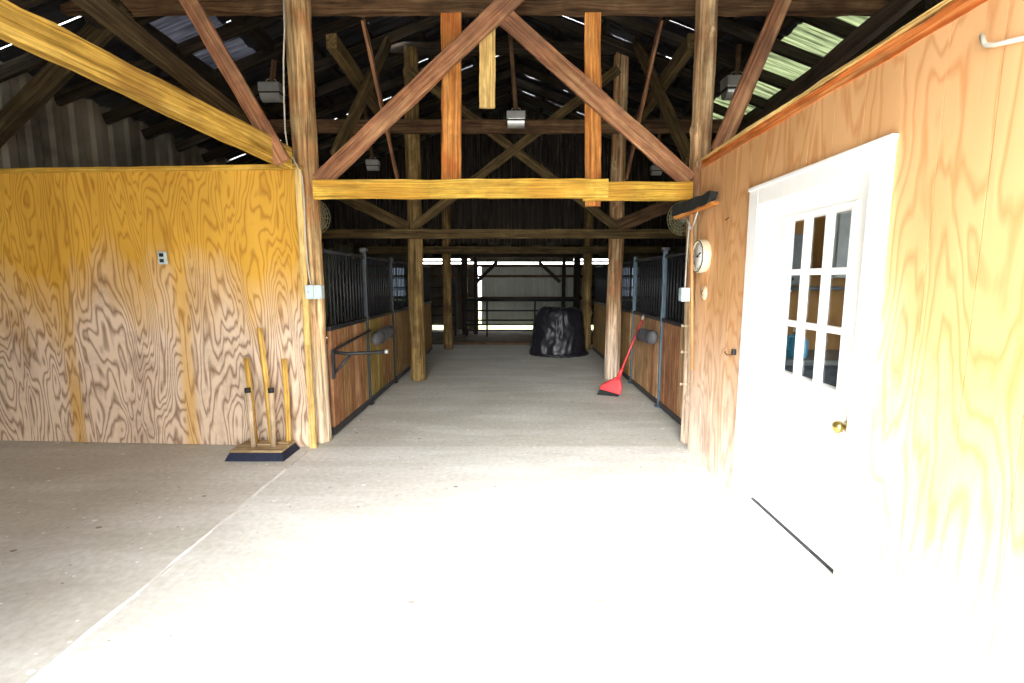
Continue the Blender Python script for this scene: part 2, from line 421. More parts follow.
# plywood wall beside the aisle opening
def corr(mb, p0, p1, zfun0, zfun1, pitch=.18, depth=.018, thick=.004, grain_v=True):
    """upright corrugated sheet from p0 to p1 (x, y), bottom and top heights as functions of the fraction"""
    p0 = Vector((p0[0], p0[1], 0)); p1 = Vector((p1[0], p1[1], 0)); d = p1 - p0; L = d.length; d.normalize(); nrm = Vector((-d.y, d.x, 0))
    xs = []; k = 0; n = int(L / pitch)
    for i in range(n + 1):
        for f, h in ((0, 0), (.35, 0), (.5, 1), (.85, 1)):
            x = (i + f) * pitch
            if x < L: xs.append((x, h))
    xs.append((L, 0)); vs = []; fs = []
    for x, h in xs:
        t = x / L; q = p0 + d * x + nrm * h * depth
        a = zfun0(t); b = zfun1(t)
        vs += [q + Vector((0, 0, a)), q + Vector((0, 0, b)), q + nrm * thick + Vector((0, 0, b)), q + nrm * thick + Vector((0, 0, a))]
    for i in range(len(xs) - 1):
        for k in range(4):
            a = i * 4 + k; b = i * 4 + (k + 1) % 4
            fs.append((a, b, b + 4, a + 4))
    mb.add(vs, fs, [Vector((p.z, p.x, p.y)) for p in vs]); return mb

def left_plywood():
    mb = MB(); x0 = -1.78; ang = .058
    for k in range(3):
        a = x0 - 1.19 * k - (.0015 if k else 0); b = min(x0 - 1.19 * (k + 1) + .0015, -4.88 if k == 2 else 0)
        ya = 4.19 + (x0 - a) * ang; yb = 4.19 + (x0 - b) * ang
        o_ = k * 7.3; mb.prism([(a, ya, 0), (b, yb, 0), (b, yb, 2.43), (a, ya, 2.43)], (.001, .018, 0), [(z, x + o_, 0) for x, z in ((a, 0), (b, 0), (b, 2.43), (a, 2.43))] * 2)
    o = mb.build('wall_left', M['ply_left'])
    struct(o, 'weathered orange plywood wall bleached grey low down')
    t = MB()
    t.beam((-1.80, 4.215, 2.445), (-4.85, 4.40, 2.445), .10, .04, jit=.003)
    t.build('top_plate', M['yellow'], o)
    return o
wl = left_plywood()
struct(MB().beam((-1.79, 4.165, 0), (-1.79, 4.165, 2.42), .055, .03, up=(0, 1, 0), jit=.002).build('trim_2', M['tan_board']))

# siding wall with the door: grooved sheets
DX = 1.56
def siding_wall():
    ys = []; y = FRONT
    vs = []; 
    def strip(mb, y0, y1, z0, z1):
        prof = [(y0, 0)]; k = math.ceil((y0 + .001) / .203)
        while k * .203 < y1 - .004:
            g = k * .203
            if g - .005 > y0: prof += [(g - .002, 0), (g - .0017, .007), (g + .0017, .007), (g + .002, 0)]
            k += 1
        prof.append((y1, 0))
        pts = [(DX + d, yy) for yy, d in prof] + [(DX + .1, y1), (DX + .1, y0)]
        mb.prism([(a, b, z0) for a, b in pts], (0, 0, z1 - z0), [(z, b, a) for z in (z0, z1) for a, b in pts])
    mb = MB()
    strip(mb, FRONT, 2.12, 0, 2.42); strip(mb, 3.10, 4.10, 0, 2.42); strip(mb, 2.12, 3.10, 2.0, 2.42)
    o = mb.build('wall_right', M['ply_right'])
    return struct(o, 'orange grooved plywood siding wall with the white door')
wr = siding_wall()
# torn rim board along its top
def rim():
    mb = MB(); n = 60; y0, y1 = 1.2, 4.08; vs = []; fs = []; gs = []
    for i in range(n + 1):
        y = y0 + (y1 - y0) * i / n
        h = .052 + .012 * noise.noise(Vector((y * 3, 0, 4))) + .008 * noise.noise(Vector((y * 17, 0, 4)))
        if y < 1.9: h += .012
        for (x, z) in ((DX - .006, 2.408 + .01 * noise.noise(Vector((y * 5, 3, 0)))), (DX + .1, 2.41), (DX + .1, 2.42 + h), (DX - .002, 2.42 + h)):
            vs.append((x, y, z)); gs.append((y, x, z))
    for i in range(n):
        for k in range(4):
            a = i * 4 + k; b = i * 4 + (k + 1) % 4; fs.append((a, b, b + 4, a + 4))
    fs += [(0, 1, 2, 3), (n * 4, n * 4 + 3, n * 4 + 2, n * 4 + 1)]
    mb.add(vs, fs, gs); o = mb.build('trim_3', M['rim'])
    t = MB(); t.beam((DX + .045, y0, 2.487), (DX + .045, y1, 2.482), .12, .014, jit=.004, step=.06)
    t.build('top_edge', M['tan_board'], o); return struct(o)
rim()
tag(MB().beam((1.60, 1.45, 2.30), (1.60, 1.45, 3.4), .09, .05, up=(0, 1, 0)).build('wall_stud', M['tan_board'], loc=(1.60, 1.45, 2.30)), 'short pale stud standing at the top of the siding wall near the photo corner', 'stud', kind='structure')

# outer walls and gable
def outer_walls():
    mb = MB(); corr(mb, (-HALF, FRONT), (-HALF, BACK + .12), lambda t: 0, lambda t: roof_z(HALF) + .02, .26, .03); struct(mb.build('wall_outer_left', M['side_metal']))
    mb = MB()
    z0, z1 = 1.15, 2.1  # unseen opening added so daylight reaches the room behind the door
    corr(mb, (HALF, 0.6), (HALF, FRONT), lambda t: 0, lambda t: roof_z(HALF) + .02)
    corr(mb, (HALF, BACK + .12), (HALF, 2.9), lambda t: 0, lambda t: roof_z(HALF) + .02)
    corr(mb, (HALF, 2.9), (HALF, 0.6), lambda t: 0, lambda t: z0)
    corr(mb, (HALF, 2.9), (HALF, 0.6), lambda t: z1, lambda t: roof_z(HALF) + .02)
    struct(mb.build('wall_outer_right', M['wall_metal']))
    # front wall round the big doorway the daylight comes through
    mb = MB(); D0, D1, DH = -1.6, 1.56, 2.75
    mb.prism([(-HALF, FRONT, -.1), (D0, FRONT, -.1), (D0, FRONT, DH), (D1, FRONT, DH), (D1, FRONT, -.1), (HALF, FRONT, -.1), (HALF, FRONT, roof_z(HALF)), (0, FRONT, RIDGE), (-HALF, FRONT, roof_z(HALF))], (0, -.08, 0))
    struct(mb.build('wall_front', M['wall_metal']))
outer_walls()

# far end wall: sheets with slits of daylight above, below and two small windows
def far_wall():
    mb = MB(); Y = BACK
    def sheet(x0, x1, z0, z1): corr(mb, (x1, Y), (x0, Y), lambda t: z0, lambda t: z1, .2)
    xs = [(-5.0, -3.85), (-3.3, -2.5), (-2.1, -1.05), (2.2, 2.38), (2.8, 3.4), (3.95, 5.0)]
    for a, b in xs: sheet(a, b, -.1, 2.0)
    sheet(-2.5, -2.1, .13, 2.0); sheet(2.38, 2.8, .12, 2.0)
    for a, b in ((-3.85, -3.3), (3.4, 3.95)): sheet(a, b, -.1, .85); sheet(a, b, 1.9, 2.0)
    sheet(-1.3, 1.9, 2.05, 2.16); sheet(-2.9, -1.3, 2.05, 2.11); sheet(1.9, 3.1, 2.05, 2.11); sheet(-5.0, -2.95, 1.99, 2.16); sheet(3.15, 5.6, 1.99, 2.16)
    mb.prism([(-5.0, Y + .03, 2.15), (5.0, Y + .03, 2.15), (5.0, Y + .03, roof_z(5.0)), (0, Y + .03, RIDGE), (-5.0, Y + .03, roof_z(5.0))], (0, .03, 0))
    o = struct(mb.build('wall_back', M['wall_metal']))
    c = MB(); corr(c, (2.2, Y), (-.96, Y), lambda t: .13, lambda t: 1.99, .2, .03)
    c.build('lit_tone_sheet', M['bright_metal'], o)  # light on the middle sheets is put into this paler metal colour
    k_ = MB(); k_.span((.75, Y - .04, -.1), (2.2, Y - .01, .14)); k_.build('kick_board', M['dark'], o)
    g = MB()
    for z in (1.94, 1.62, .95): g.beam((-4.85, Y - .05, z), (4.85, Y - .05, z), .04, .075)
    g.build('girt', M['brown'], o)
    for n_, x in (('window_1', -3.575), ('window_2', 3.675)):
        w = MB()
        for i in range(3): w.span((x - .275 + .2625 * i, Y - .03, .85), (x - .25 + .2625 * i, Y, 1.9))
        for z in (.85, 1.2, 1.54, 1.875): w.span((x - .275, Y - .028, z), (x + .275, Y - .004, z + .025))
        f = struct(w.build(n_, M['bright_metal']))
        MB().span((x - .26, Y - .017, .86), (x + .26, Y - .013, 1.89)).build('pane', M['dirty_glass'], f)
far_wall()

# roof: metal sheets running up the slope; light leaks where the laps gape
def roof():
    root = bpy.data.objects.new('ceiling', None); COL.objects.link(root); root['kind'] = 'structure'
    W = .78; rows = [i * .62 for i in range(8)] + [HALF + .3]
    ny = int((BACK + 1.5) / W) + 1
    r2 = random.Random(3)
    for side in (-1, 1):
        gaps = {}
        for j in range(ny + 1):
            for i in range(len(rows) - 1):
                y = FRONT - .9 + j * W
                g = 0.0
                if 4.2 < y < 12 and r2.random() < .68: g = r2.choice((.008, .011, .014, .018))
                gaps[j, i] = (g, r2.uniform(.04, .35) if r2.random() < .6 else .04, r2.uniform(.65, .96))
        for j in range(ny):
            y0 = FRONT - .9 + j * W; y1 = y0 + W
            mb = MB()
            for i in range(len(rows) - 1):
                x0, x1 = rows[i], rows[i + 1]
                skyl = (2.9 < (x0 + x1) / 2 < 3.7)
                g, f0, f1 = gaps[j, i]; ga = gaps[j + 1, i]
                segs = [(x0, x0 + (x1 - x0) * f0, 0), (x0 + (x1 - x0) * f0, x0 + (x1 - x0) * f1, 1), (x0 + (x1 - x0) * f1, x1, 0)]
                for a, b, op in segs:
                    if skyl and 4.4 < y0 < 8.2:
                        continue
                    ya = y0 + (g if op else 0); n = 12; vs = []; fs = []
                    for k in range(n + 1):
                        yy = ya + (y1 - ya) * k / n; c = .022 * (1 if (k % 4) in (1, 2) else 0)
                        for x in (a, b):
                            z = roof_z(x) + c
                            vs += [(side * x, yy, z), (side * x, yy, z + .004)]
                    for k in range(n):
                        q = k * 4; w = q + 4
                        fs += [(q, q + 2, w + 2, w), (q + 1, w + 1, w + 3, q + 3)]
                    mb.add(vs, fs)
            mb.build('roof_sheet', M['roof'], root)
            for i in range(len(rows) - 1):
                x0, x1 = rows[i], rows[i + 1]
                if 2.9 < (x0 + x1) / 2 < 3.7 and 4.4 < y0 < 8.2:
                    mm = M['skylight'] if side > 0 else (M['skylight_dim'] if y0 < 6 else M['roof'])
                    s = MB(); n = 12; vs = []; fs = []
                    for k in range(n + 1):
                        yy = y0 + (y1 - y0) * k / n; c = .022 * (1 if (k % 4) in (1, 2) else 0)
                        for x in (x0, x1): vs += [(side * x, yy, roof_z(x) + c)]
                    for k in range(n): fs.append((k * 2, k * 2 + 1, k * 2 + 3, k * 2 + 2))
                    s.add(vs, fs); s.build('skylight_panel' if side > 0 or y0 < 6 else 'roof_sheet', mm, root)
        # purlins along the barn, rafters up the slope
        for x in (.05, .62, 1.24, 1.86, 2.48):
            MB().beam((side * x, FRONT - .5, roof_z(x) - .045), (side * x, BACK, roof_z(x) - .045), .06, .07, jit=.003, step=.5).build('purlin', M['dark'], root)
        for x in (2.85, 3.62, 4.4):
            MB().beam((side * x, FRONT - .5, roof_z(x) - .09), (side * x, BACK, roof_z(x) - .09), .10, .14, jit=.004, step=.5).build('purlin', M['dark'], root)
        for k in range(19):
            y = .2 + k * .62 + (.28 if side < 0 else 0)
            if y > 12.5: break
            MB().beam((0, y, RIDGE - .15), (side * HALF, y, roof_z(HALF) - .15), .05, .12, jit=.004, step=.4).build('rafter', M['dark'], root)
        MB().beam((side * 3.58, 4.4, roof_z(3.58) - .24), (side * 3.58, 12, roof_z(3.58) - .24), .14, .24, jit=.005, step=.4).build('eave_plate', M['dark'], root)
roof()

# loft partition of ragged upright boards, hung above the third tie beam
def loft():
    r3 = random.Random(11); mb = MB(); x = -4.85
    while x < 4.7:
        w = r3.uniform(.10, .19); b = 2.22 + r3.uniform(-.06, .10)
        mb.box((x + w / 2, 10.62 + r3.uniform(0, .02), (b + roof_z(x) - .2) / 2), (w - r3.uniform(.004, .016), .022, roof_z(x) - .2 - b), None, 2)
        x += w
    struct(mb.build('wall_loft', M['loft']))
loft()

# room behind the siding wall, seen through the door panes
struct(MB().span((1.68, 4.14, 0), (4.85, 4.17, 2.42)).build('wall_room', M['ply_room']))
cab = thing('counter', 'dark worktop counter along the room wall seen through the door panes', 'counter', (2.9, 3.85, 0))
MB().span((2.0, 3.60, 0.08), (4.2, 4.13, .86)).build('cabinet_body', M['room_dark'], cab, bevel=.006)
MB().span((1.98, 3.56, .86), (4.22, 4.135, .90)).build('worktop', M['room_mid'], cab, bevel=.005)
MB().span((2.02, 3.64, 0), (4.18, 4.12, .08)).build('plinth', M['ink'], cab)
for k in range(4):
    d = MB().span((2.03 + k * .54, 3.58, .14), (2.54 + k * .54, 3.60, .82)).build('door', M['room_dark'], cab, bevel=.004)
    MB().tube([(2.49 + k * .54, 3.57, .6), (2.49 + k * .54, 3.555, .62), (2.49 + k * .54, 3.555, .74), (2.49 + k * .54, 3.57, .76)], .006).build('handle', M['galv'], d)
def wall_box(name, label, x0, x1, z0, z1, m, dep=.12):
    t = thing(name, label, 'cabinet', ((x0 + x1) / 2, 4.13, z0))
    MB().span((x0, 4.13 - dep, z0), (x1, 4.138, z1)).build('body', m, t, bevel=.006)
    d = MB().span((x0 + .012, 4.118 - dep, z0 + .012), (x1 - .012, 4.13 - dep, z1 - .012)).build('door', m, t, bevel=.003)
    MB().lathe(((x0 + x1) / 2, 4.118 - dep, z0 + .05), (0, -1, 0), [(0, .012), (.014, .012), (.014, 0)], 12).build('knob', M['ink'], d)
wall_box('wall_cabinet', 'pale grey wall cabinet behind the upper door pane on the knob edge', 2.66, 2.98, 1.52, 2.10, M['room_grey'])
wall_box('fuse_box', 'narrow grey box behind the upper door pane on the hinge edge', 2.24, 2.43, 1.46, 1.88, M['room_mid'], .08)
sh = thing('wall_shelf', 'dark shelf on the room wall behind the middle row of door panes', 'shelf', (2.6, 4.1, 1.42))
MB().span((2.15, 3.95, 1.42), (3.3, 4.138, 1.445)).build('board', M['room_dark'], sh, bevel=.003)
for x in (2.3, 3.1): MB().prism([(x, 4.138, 1.42), (x, 3.98, 1.42), (x, 4.138, 1.30)], (.02, 0, 0)).build('bracket', M['galv'], sh)
jg = thing('jug', 'small bright blue jug on the counter behind the lowest door pane', 'jug', (2.23, 3.72, .90))
MB().lathe((2.23, 3.72, .90), (0, 0, 1), [(0, 0), (.075, 0), (.08, .02), (.08, .13), (.03, .18), (.028, .20), (0, .20)], 20).build('body', M['blue_jug'], jg)
MB().lathe((2.23, 3.72, 1.10), (0, 0, 1), [(0, .025), (.03, .025), (.032, 0)], 16).build('cap', M['white'], jg)
MB().tube([(2.19, 3.70, 1.07), (2.14, 3.68, 1.07), (2.13, 3.68, 1.0), (2.16, 3.69, .96)], .010).build('handle', M['blue_jug'], jg)

# ------------------------------------------------------------------ the white door
def door():
    root = bpy.data.objects.new('door_1', None); COL.objects.link(root); root.location = (1.64, 2.61, 0); root['kind'] = 'structure'
    root['label'] = 'white nine-pane door with white casing in the orange siding wall'
    w = M['white']; X = 1.62; Y0, Y1 = 2.15, 3.07
    d = MB()
    G0, G1, Z0, Z1 = 2.33, 2.88, .955, 1.84
    d.span((X, Y0, .05), (X + .045, G0, 1.99)); d.span((X, G1, .05), (X + .045, Y1, 1.99))
    d.span((X, G0, .05), (X + .045, G1, Z0)); d.span((X, G0, Z1), (X + .045, G1, 1.99))
    dl = d.build('door_leaf', w, root)
    f = MB()
    for a, b in (((G0 - .03, Z0 - .03), (G1 + .03, Z0)), ((G0 - .03, Z1), (G1 + .03, Z1 + .03)), ((G0 - .03, Z0), (G0, Z1)), ((G1, Z0), (G1 + .03, Z1))):
        f.span((X - .012, a[0], a[1]), (X + .002, b[0], b[1]))
    f.build('glazing_frame', w, dl, bevel=.004)
    m = MB(); gw = (G1 - G0) / 3; gh = (Z1 - Z0) / 3
    for k in (1, 2):
        m.span((X - .004, G0 + gw * k - .017, Z0), (X + .03, G0 + gw * k + .017, Z1))
        m.span((X - .005, G0, Z0 + gh * k - .017), (X + .031, G1, Z0 + gh * k + .017))
    m.build('muntins', w, dl, bevel=.003)
    for i in range(3):
        for k in range(3):
            MB().span((X + .018, G0 + gw * i + .015, Z0 + gh * k + .015), (X + .022, G0 + gw * (i + 1) - .015, Z0 + gh * (k + 1) - .015)).build('pane', M['glass'], dl)
    for (a, b) in ((Y0 + .12, 2.56), (2.64, Y1 - .12)):     # raised fields below the glass
        p = MB(); p.span((X - .008, a, .2), (X + .002, b, .74)); p.build('field', w, dl, bevel=.007)
    k = MB(); k.lathe((X, 2.235, .80), (-1, 0, 0), [(.03, 0), (.03, .006), (.012, .010), (.012, .030), (.026, .040), (.030, .055), (.022, .068), (0, .072)], 24)
    k.build('knob', M['brass'], dl)
    c = MB(); O0, O1, ZT = 2.025, 3.20, 2.07
    c.span((DX - .022, O0, .0), (DX, 2.135, ZT)); c.span((DX - .022, 3.085, .0), (DX, O1, ZT)); c.span((DX - .022, 2.135, 1.965), (DX, 3.085, ZT))
    c.build('casing', w, root, bevel=.004)
    b = MB(); b.span((DX - .030, O0 - .005, ZT - .005), (DX, O1 + .005, ZT + .018)); b.build('head_trim', w, root, bevel=.004)
    j = MB(); j.span((DX - .01, 2.11, 0), (X + .1, 2.148, 2.01)); j.span((DX - .01, 3.072, 0), (X + .1, 3.11, 2.01)); j.span((DX - .01, 2.148, 1.993), (X + .1, 3.072, 2.03))
    j.build('jamb', w, root)
    s = MB(); s.span((DX - .03, 2.148, 0), (X + .06, 3.072, .042)); s.build('threshold', M['white'], root, bevel=.006)
    s = MB(); s.span((X - .014, 2.16, .042), (X - .002, 3.06, .054)); s.build('sweep', M['ink'], root)
door()

# ------------------------------------------------------------------ timbers of the frames
def timber(name, label, cat, p0, p1, w, h, m, up=(0, 0, 1), jit=.005, **kw):
    p0 = Vector(p0); p1 = Vector(p1)
    o = MB().beam(p0, p1, w, h, up, jit, **kw).build(name, m, loc=p0 if p0.z <= p1.z else p1)
    return tag(o, label, cat)
def logpost(label, x, y, z1, r0, r1, m, rough=.010, knots=0, lean=0):
    z1 -= .04
    o = MB().log((x, y, 0), (x + lean, y, z1), r0, r1, rough, knots).build('timber_post', m, loc=(x, y, 0))
    return tag(o, label, 'post')
FY = 4.18; NRM = (0, 1, 0)
lp = logpost('big shaggy tan log post with a pale cable, at the end of the plywood wall', -1.80, 4.36, roof_z(1.8) - .1, .085, .112, M['log_tan'], .014, 0, -.01)
rp = logpost('knotty log post at the end of the siding wall beside the clock', 1.645, 4.32, roof_z(1.6) - .1, .080, .088, M['log_red'], .012, 14, -.02)
logpost('yellowish log post at the far end of the stalls with the saddle rack', -1.42, 7.15, roof_z(1.4) - .1, .115, .10, M['log_dim'], .010, 3)
logpost('brown log post behind the leaning red broom', 1.535, 7.18, roof_z(1.5) - .1, .115, .10, M['log_red'], .010, 4)
logpost('dim log post standing alone between the pipe gate and the yellowish log post', -1.40, 10.4, roof_z(1.4) - .1, .10, .09, M['log_dim'], .008, 2)
logpost('dim log post just behind the black plastic covered bale', 1.62, 10.4, roof_z(1.6) - .1, .10, .09, M['log_dim'], .008, 2)

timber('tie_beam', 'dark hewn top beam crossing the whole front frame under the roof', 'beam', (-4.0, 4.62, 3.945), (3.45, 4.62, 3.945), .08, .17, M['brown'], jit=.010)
timber('tie_beam', 'long yellow board spanning the aisle, lapped over a second board', 'beam', PY(314, 189.5, 4.06), PY(608, 188.5, 4.06), .045, .150, M['yellow'])
timber('tie_beam', 'short yellow board tucked behind the lapped end of the long one, by the knotty post', 'beam', PY(583, 191.5, 4.11), PY(692, 191, 4.11), .045, .150, M['yellow'])
def board(name, label, xa, xb, ya, yb, Y, th, m, cat='board'):
    a = PY((xa + xb) / 2, ya, Y); b = PY((xa + xb) / 2, yb, Y); w = abs(PY(xb, yb, Y).x - PY(xa, yb, Y).x)
    return timber(name, label, cat, b, a, w, th, m, up=NRM, jit=.006)
board('hanger_board', 'rough orange upright board on the side of the aisle nearer the plywood wall', 442, 461, 14, 183, 4.28, .045, M['orange'])
board('hanger_board', 'orange upright board poking out below the lapped end of the yellow tie beam', 585, 600.5, 14, 206, 4.26, .045, M['orange'])
board('hanger_board', 'short pale yellow board hanging free from the apex of the braces', 479.5, 495, 15, 108, 4.25, .03, M['tan_board'])
timber('brace', 'reddish diagonal brace rising from the shaggy tan log post to the apex', 'brace', PY(319, 182, 4.14), PY(532, -21, 4.14), .045, .140, M['red_brace'], up=(-.7, 0, .7))
timber('brace', 'reddish diagonal brace falling from the apex to the knotty log post', 'brace', PY(499, 12, 4.192), PY(689, 181, 4.192), .045, .145, M['red_brace'], up=(.7, 0, .7))
timber('brace', 'thick yellow beam slanting down across the dark loft to the plywood wall', 'brace', PY(287, 158, 4.06), PY(-60, -12, 2.35), .12, .165, M['yellow_log'], jit=.010)
timber('brace', 'thin orange-red board leaning from the top beam down to the shaggy tan log post', 'brace', PY(283, 162, 3.88), PY(184, -8, 3.88), .04, .12, M['red_brace'], up=(.8, 0, .5))
timber('brace', 'thin reddish board rising from the knotty log post beside the skylights', 'brace', PY(718, 152, 4.0), PY(785, -4, 4.0), .04, .125, M['red_brace'], up=(.8, 0, .4))
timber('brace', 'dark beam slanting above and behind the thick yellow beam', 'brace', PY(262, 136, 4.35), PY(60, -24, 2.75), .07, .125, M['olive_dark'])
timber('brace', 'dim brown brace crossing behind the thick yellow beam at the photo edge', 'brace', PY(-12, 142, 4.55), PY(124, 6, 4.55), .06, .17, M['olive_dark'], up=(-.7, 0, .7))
timber('plate_beam', 'dark nail-speckled plank running just above the torn top of the siding wall', 'beam', PY(738, 138, 4.12), PY(965, -48, 2.05), .05, .085, M['dark'])

# side trusses between the first and the second frame
for s, nm in ((-1, 'plywood wall side'), (1, 'clock side')):
    X = 1.6 * s; mir = lambda px: px if s > 0 else 1022 - px
    def q(px, py): 
        p = PX(512 + abs(px - 512), py, 1.6); return Vector((s * p.x, p.y, p.z))
    timber('plate_beam', 'long dim beam running back along the aisle under the roof, %s' % nm, 'beam', (X + .09 * s, 4.8, 3.72), (X + .09 * s, 7.0, 3.62), .10, .13, M['olive'])
    timber('brace', 'olive diagonal brace climbing back to the second frame, %s' % nm, 'brace', q(689, 158), q(636, 42), .05, .14, M['olive'])
    timber('brace', 'thin reddish strip leaning between roof and tie beam, %s' % nm, 'brace', q(631, 178) - Vector((.06 * s, 0, 0)), q(667, 19) - Vector((.06 * s, 0, 0)), .03, .085, M['red_brace'])

# second frame
Y2 = 7.15
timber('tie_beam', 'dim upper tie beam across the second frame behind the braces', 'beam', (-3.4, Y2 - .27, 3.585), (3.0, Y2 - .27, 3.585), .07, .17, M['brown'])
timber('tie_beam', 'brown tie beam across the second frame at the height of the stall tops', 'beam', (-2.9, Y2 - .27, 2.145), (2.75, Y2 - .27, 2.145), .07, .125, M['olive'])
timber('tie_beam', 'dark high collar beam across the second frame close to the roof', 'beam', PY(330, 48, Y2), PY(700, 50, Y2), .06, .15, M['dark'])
a, b = Vector((-1.40, Y2 - .21, 2.24)), Vector((1.45, Y2 - .21, 4.35))
timber('brace', 'long dim brace of the second frame rising from the yellowish log post', 'brace', a, b, .045, .12, M['olive'], up=(-.6, 0, .7))
timber('brace', 'long yellowish brace of the second frame falling to the brown log post behind the broom', 'brace', (1.50, Y2 - .155, 2.24), (-1.40, Y2 - .155, 4.35), .045, .12, M['olive'], up=(.6, 0, .7))
timber('knee_brace', 'thick brown knee brace above the stalls with the saddle rack', 'brace', PY(408, 228, 7.1), PY(318, 184, 7.1), .08, .17, M['olive'])
timber('knee_brace', 'thick brown knee brace above the stalls behind the clock', 'brace', PY(614, 228, 7.1), PY(690, 196, 7.1), .08, .19, M['brown'])

# third frame and the dark posts at the pipe gate
Y3 = 10.4
timber('tie_beam', 'dim tie beam across the third frame under the loft boards', 'beam', (-3.2, Y3 - .12, 2.13), (3.2, Y3 - .12, 2.13), .07, .15, M['olive'])
timber('tie_beam', 'dark lintel beam over the pipe gate', 'beam', (-2.2, 13.5, 2.20), (2.4, 13.5, 2.20), .10, .13, M['dark'])
for x, px, lab in ((-1.33, 0, 'black square post at the pipe gate, the one farther from the bale'), (-1.02, 0, 'thinner black post at the edge of the pale metal sheet'),
              (1.45, 0, 'thinner black post above the bale beside the pale metal sheet'), (1.82, 0, 'black square post rising behind the black bale')):
    w = .17 if abs(x) in (1.33, 1.82) else .10
    timber('square_post', lab, 'post', (x, 13.55, -.03), (x, 13.55, 2.6), w, w, M['dark'], up=(0, 1, 0))
timber('knee_brace', 'small dark knee brace in the pale opening on the side away from the bale', 'brace', PY(477, 282, 13.45), PY(497, 262, 13.45), .05, .09, M['dark'])
timber('knee_brace', 'small dark knee brace in the pale opening above the bale', 'brace', PY(560, 282, 13.45), PY(539, 262, 13.45), .05, .09, M['dark'])

# pipe gate across the far end
pg = thing('pipe_gate', 'dark pipe gate closing the far end of the aisle', 'gate', (.2, 13.0, -.03))
for i, z in enumerate((.97, .68, .42, .30, .14)):
    MB().tube([(-1.25, 13.0, z), (1.72, 13.0, z)], .045 if i == 0 else .024).build('rail', M['black_metal'], pg)
for x in (-1.25, -.68, .62, 1.72):
    MB().tube([(x, 13.0, -.03), (x, 13.0, 1.0)], .026).build('upright', M['black_metal'], pg)
for sd, x0, x1, lab in ((-1, -3.6, -1.55, 'dark pipe fence panel beyond the stalls on the saddle rack side'), (1, 2.0, 3.8, 'dark pipe fence panel beyond the stalls on the broom side')):
    pf = thing('pipe_fence', lab, 'fence', ((x0 + x1) / 2, 13.05, -.03))
    for z in (.30, .55, .80, 1.05, 1.30): MB().tube([(x0, 13.05, z), (x1, 13.05, z)], .022).build('rail', M['black_metal'], pf)
    for x in (x0, x1): MB().tube([(x, 13.05, -.03), (x, 13.05, 1.33)], .03).build('upright', M['black_metal'], pf)

# ------------------------------------------------------------------ stall fronts
def stall_panel(label, side, X, y0, y1, mats, seed, group=None):
    t = thing('stall_front', label, 'stall front', (side * X, (y0 + y1) / 2, 0))
    r4 = random.Random(seed); x = side * X
    mb = MB(); slots = []; idx = []
    y = y0 + .02; k = 0
    while y < y1 - .03:
        w = min(r4.uniform(.13, .19), y1 - .02 - y); m = mats[min(len(mats) - 1, k)]
        if m not in slots: slots.append(m)
        idx += [slots.index(m)] * 6
        mb.box((x, y + w / 2, .55), (.035 + r4.uniform(-.002, .002), w - .002, .94), None, 2)
        y += w; k += 1
    bo = mb.build('boards', M[slots[0]], t, bevel=.003)
    for m in slots[1:]: bo.data.materials.append(M[m])
    bo.data.polygons.foreach_set('material_index', idx)
    f = MB()
    f.span((x - .025, y0, .015), (x + .025, y1, .08)); f.build('bottom_rail', M['black_metal'], t, bevel=.004)
    f = MB(); f.span((x - .028, y0, 1.02), (x + .028, y1, 1.065)); f.build('middle_rail', M['black_metal'], t, bevel=.004)
    f = MB(); f.tube([(x, y0, 1.77), (x, y1, 1.77)], .02); f.build('top_rail', M['black_metal'], t)
    n = int((y1 - y0) / .095)
    for i in range(1, n):
        yy = y0 + (y1 - y0) * i / n
        MB().tube([(x, yy, 1.06), (x, yy, 1.77)], .009, 6).build('bar', M['black_metal'], t)
    return t
def stall_post(label, side, X, y, m, cap=True, h=1.83):
    t = thing('stall_post', label, 'post', (side * X, y, 0))
    MB().span((side * X - .024, y - .024, 0), (side * X + .024, y + .024, h)).build('post', m, t, bevel=.005)
    if cap: MB().span((side * X - .038, y - .038, h), (side * X + .038, y + .038, h + .04)).build('cap', M['grey_cloth'], t, bevel=.006)
    MB().span((side * X - .05, y - .05, 0), (side * X + .05, y + .05, .012)).build('foot_plate', m, t)
XL, XR = 1.74, 1.76
stall_panel('barred stall front with reddish boards just past the shaggy log post, carrying the saddle rack', -1, XL, 4.50, 5.66, ['stall_red', 'stall_red', 'stall_tan', 'stall_red', 'stall_light', 'stall_red', 'stall_tan', 'stall_red'], 1)
stall_post('slim dark stall post with square cap in the middle of the saddle rack stalls', -1, XL, 5.71, M['dark_steel'])
stall_panel('barred stall front with olive and brown boards hung with a dark bundle', -1, XL, 5.76, 6.90, ['stall_green', 'stall_green', 'stall_green', 'stall_tan', 'stall_red', 'stall_tan'], 2)
stall_post('slim dark stall post close to the yellowish log post', -1, XL, 6.95, M['black_metal'], False)
stall_panel('barred stall front with reddish boards half hidden by the knotty post below the clock', 1, XR, 4.44, 5.53, ['stall_red', 'stall_red', 'stall_light', 'stall_red'], 3)
stall_post('slim blue-grey stall post with square cap beside the red broom handle', 1, XR, 5.58, M['blue_metal'])
stall_panel('barred stall front with brown boards behind the red broom handle', 1, XR, 5.63, 6.86, ['stall_light', 'stall_red', 'stall_light', 'stall_tan', 'stall_light'], 4)
stall_post('slim blue stall post close to the brown log post behind the broom', 1, XR, 6.91, M['blue_metal'], False)
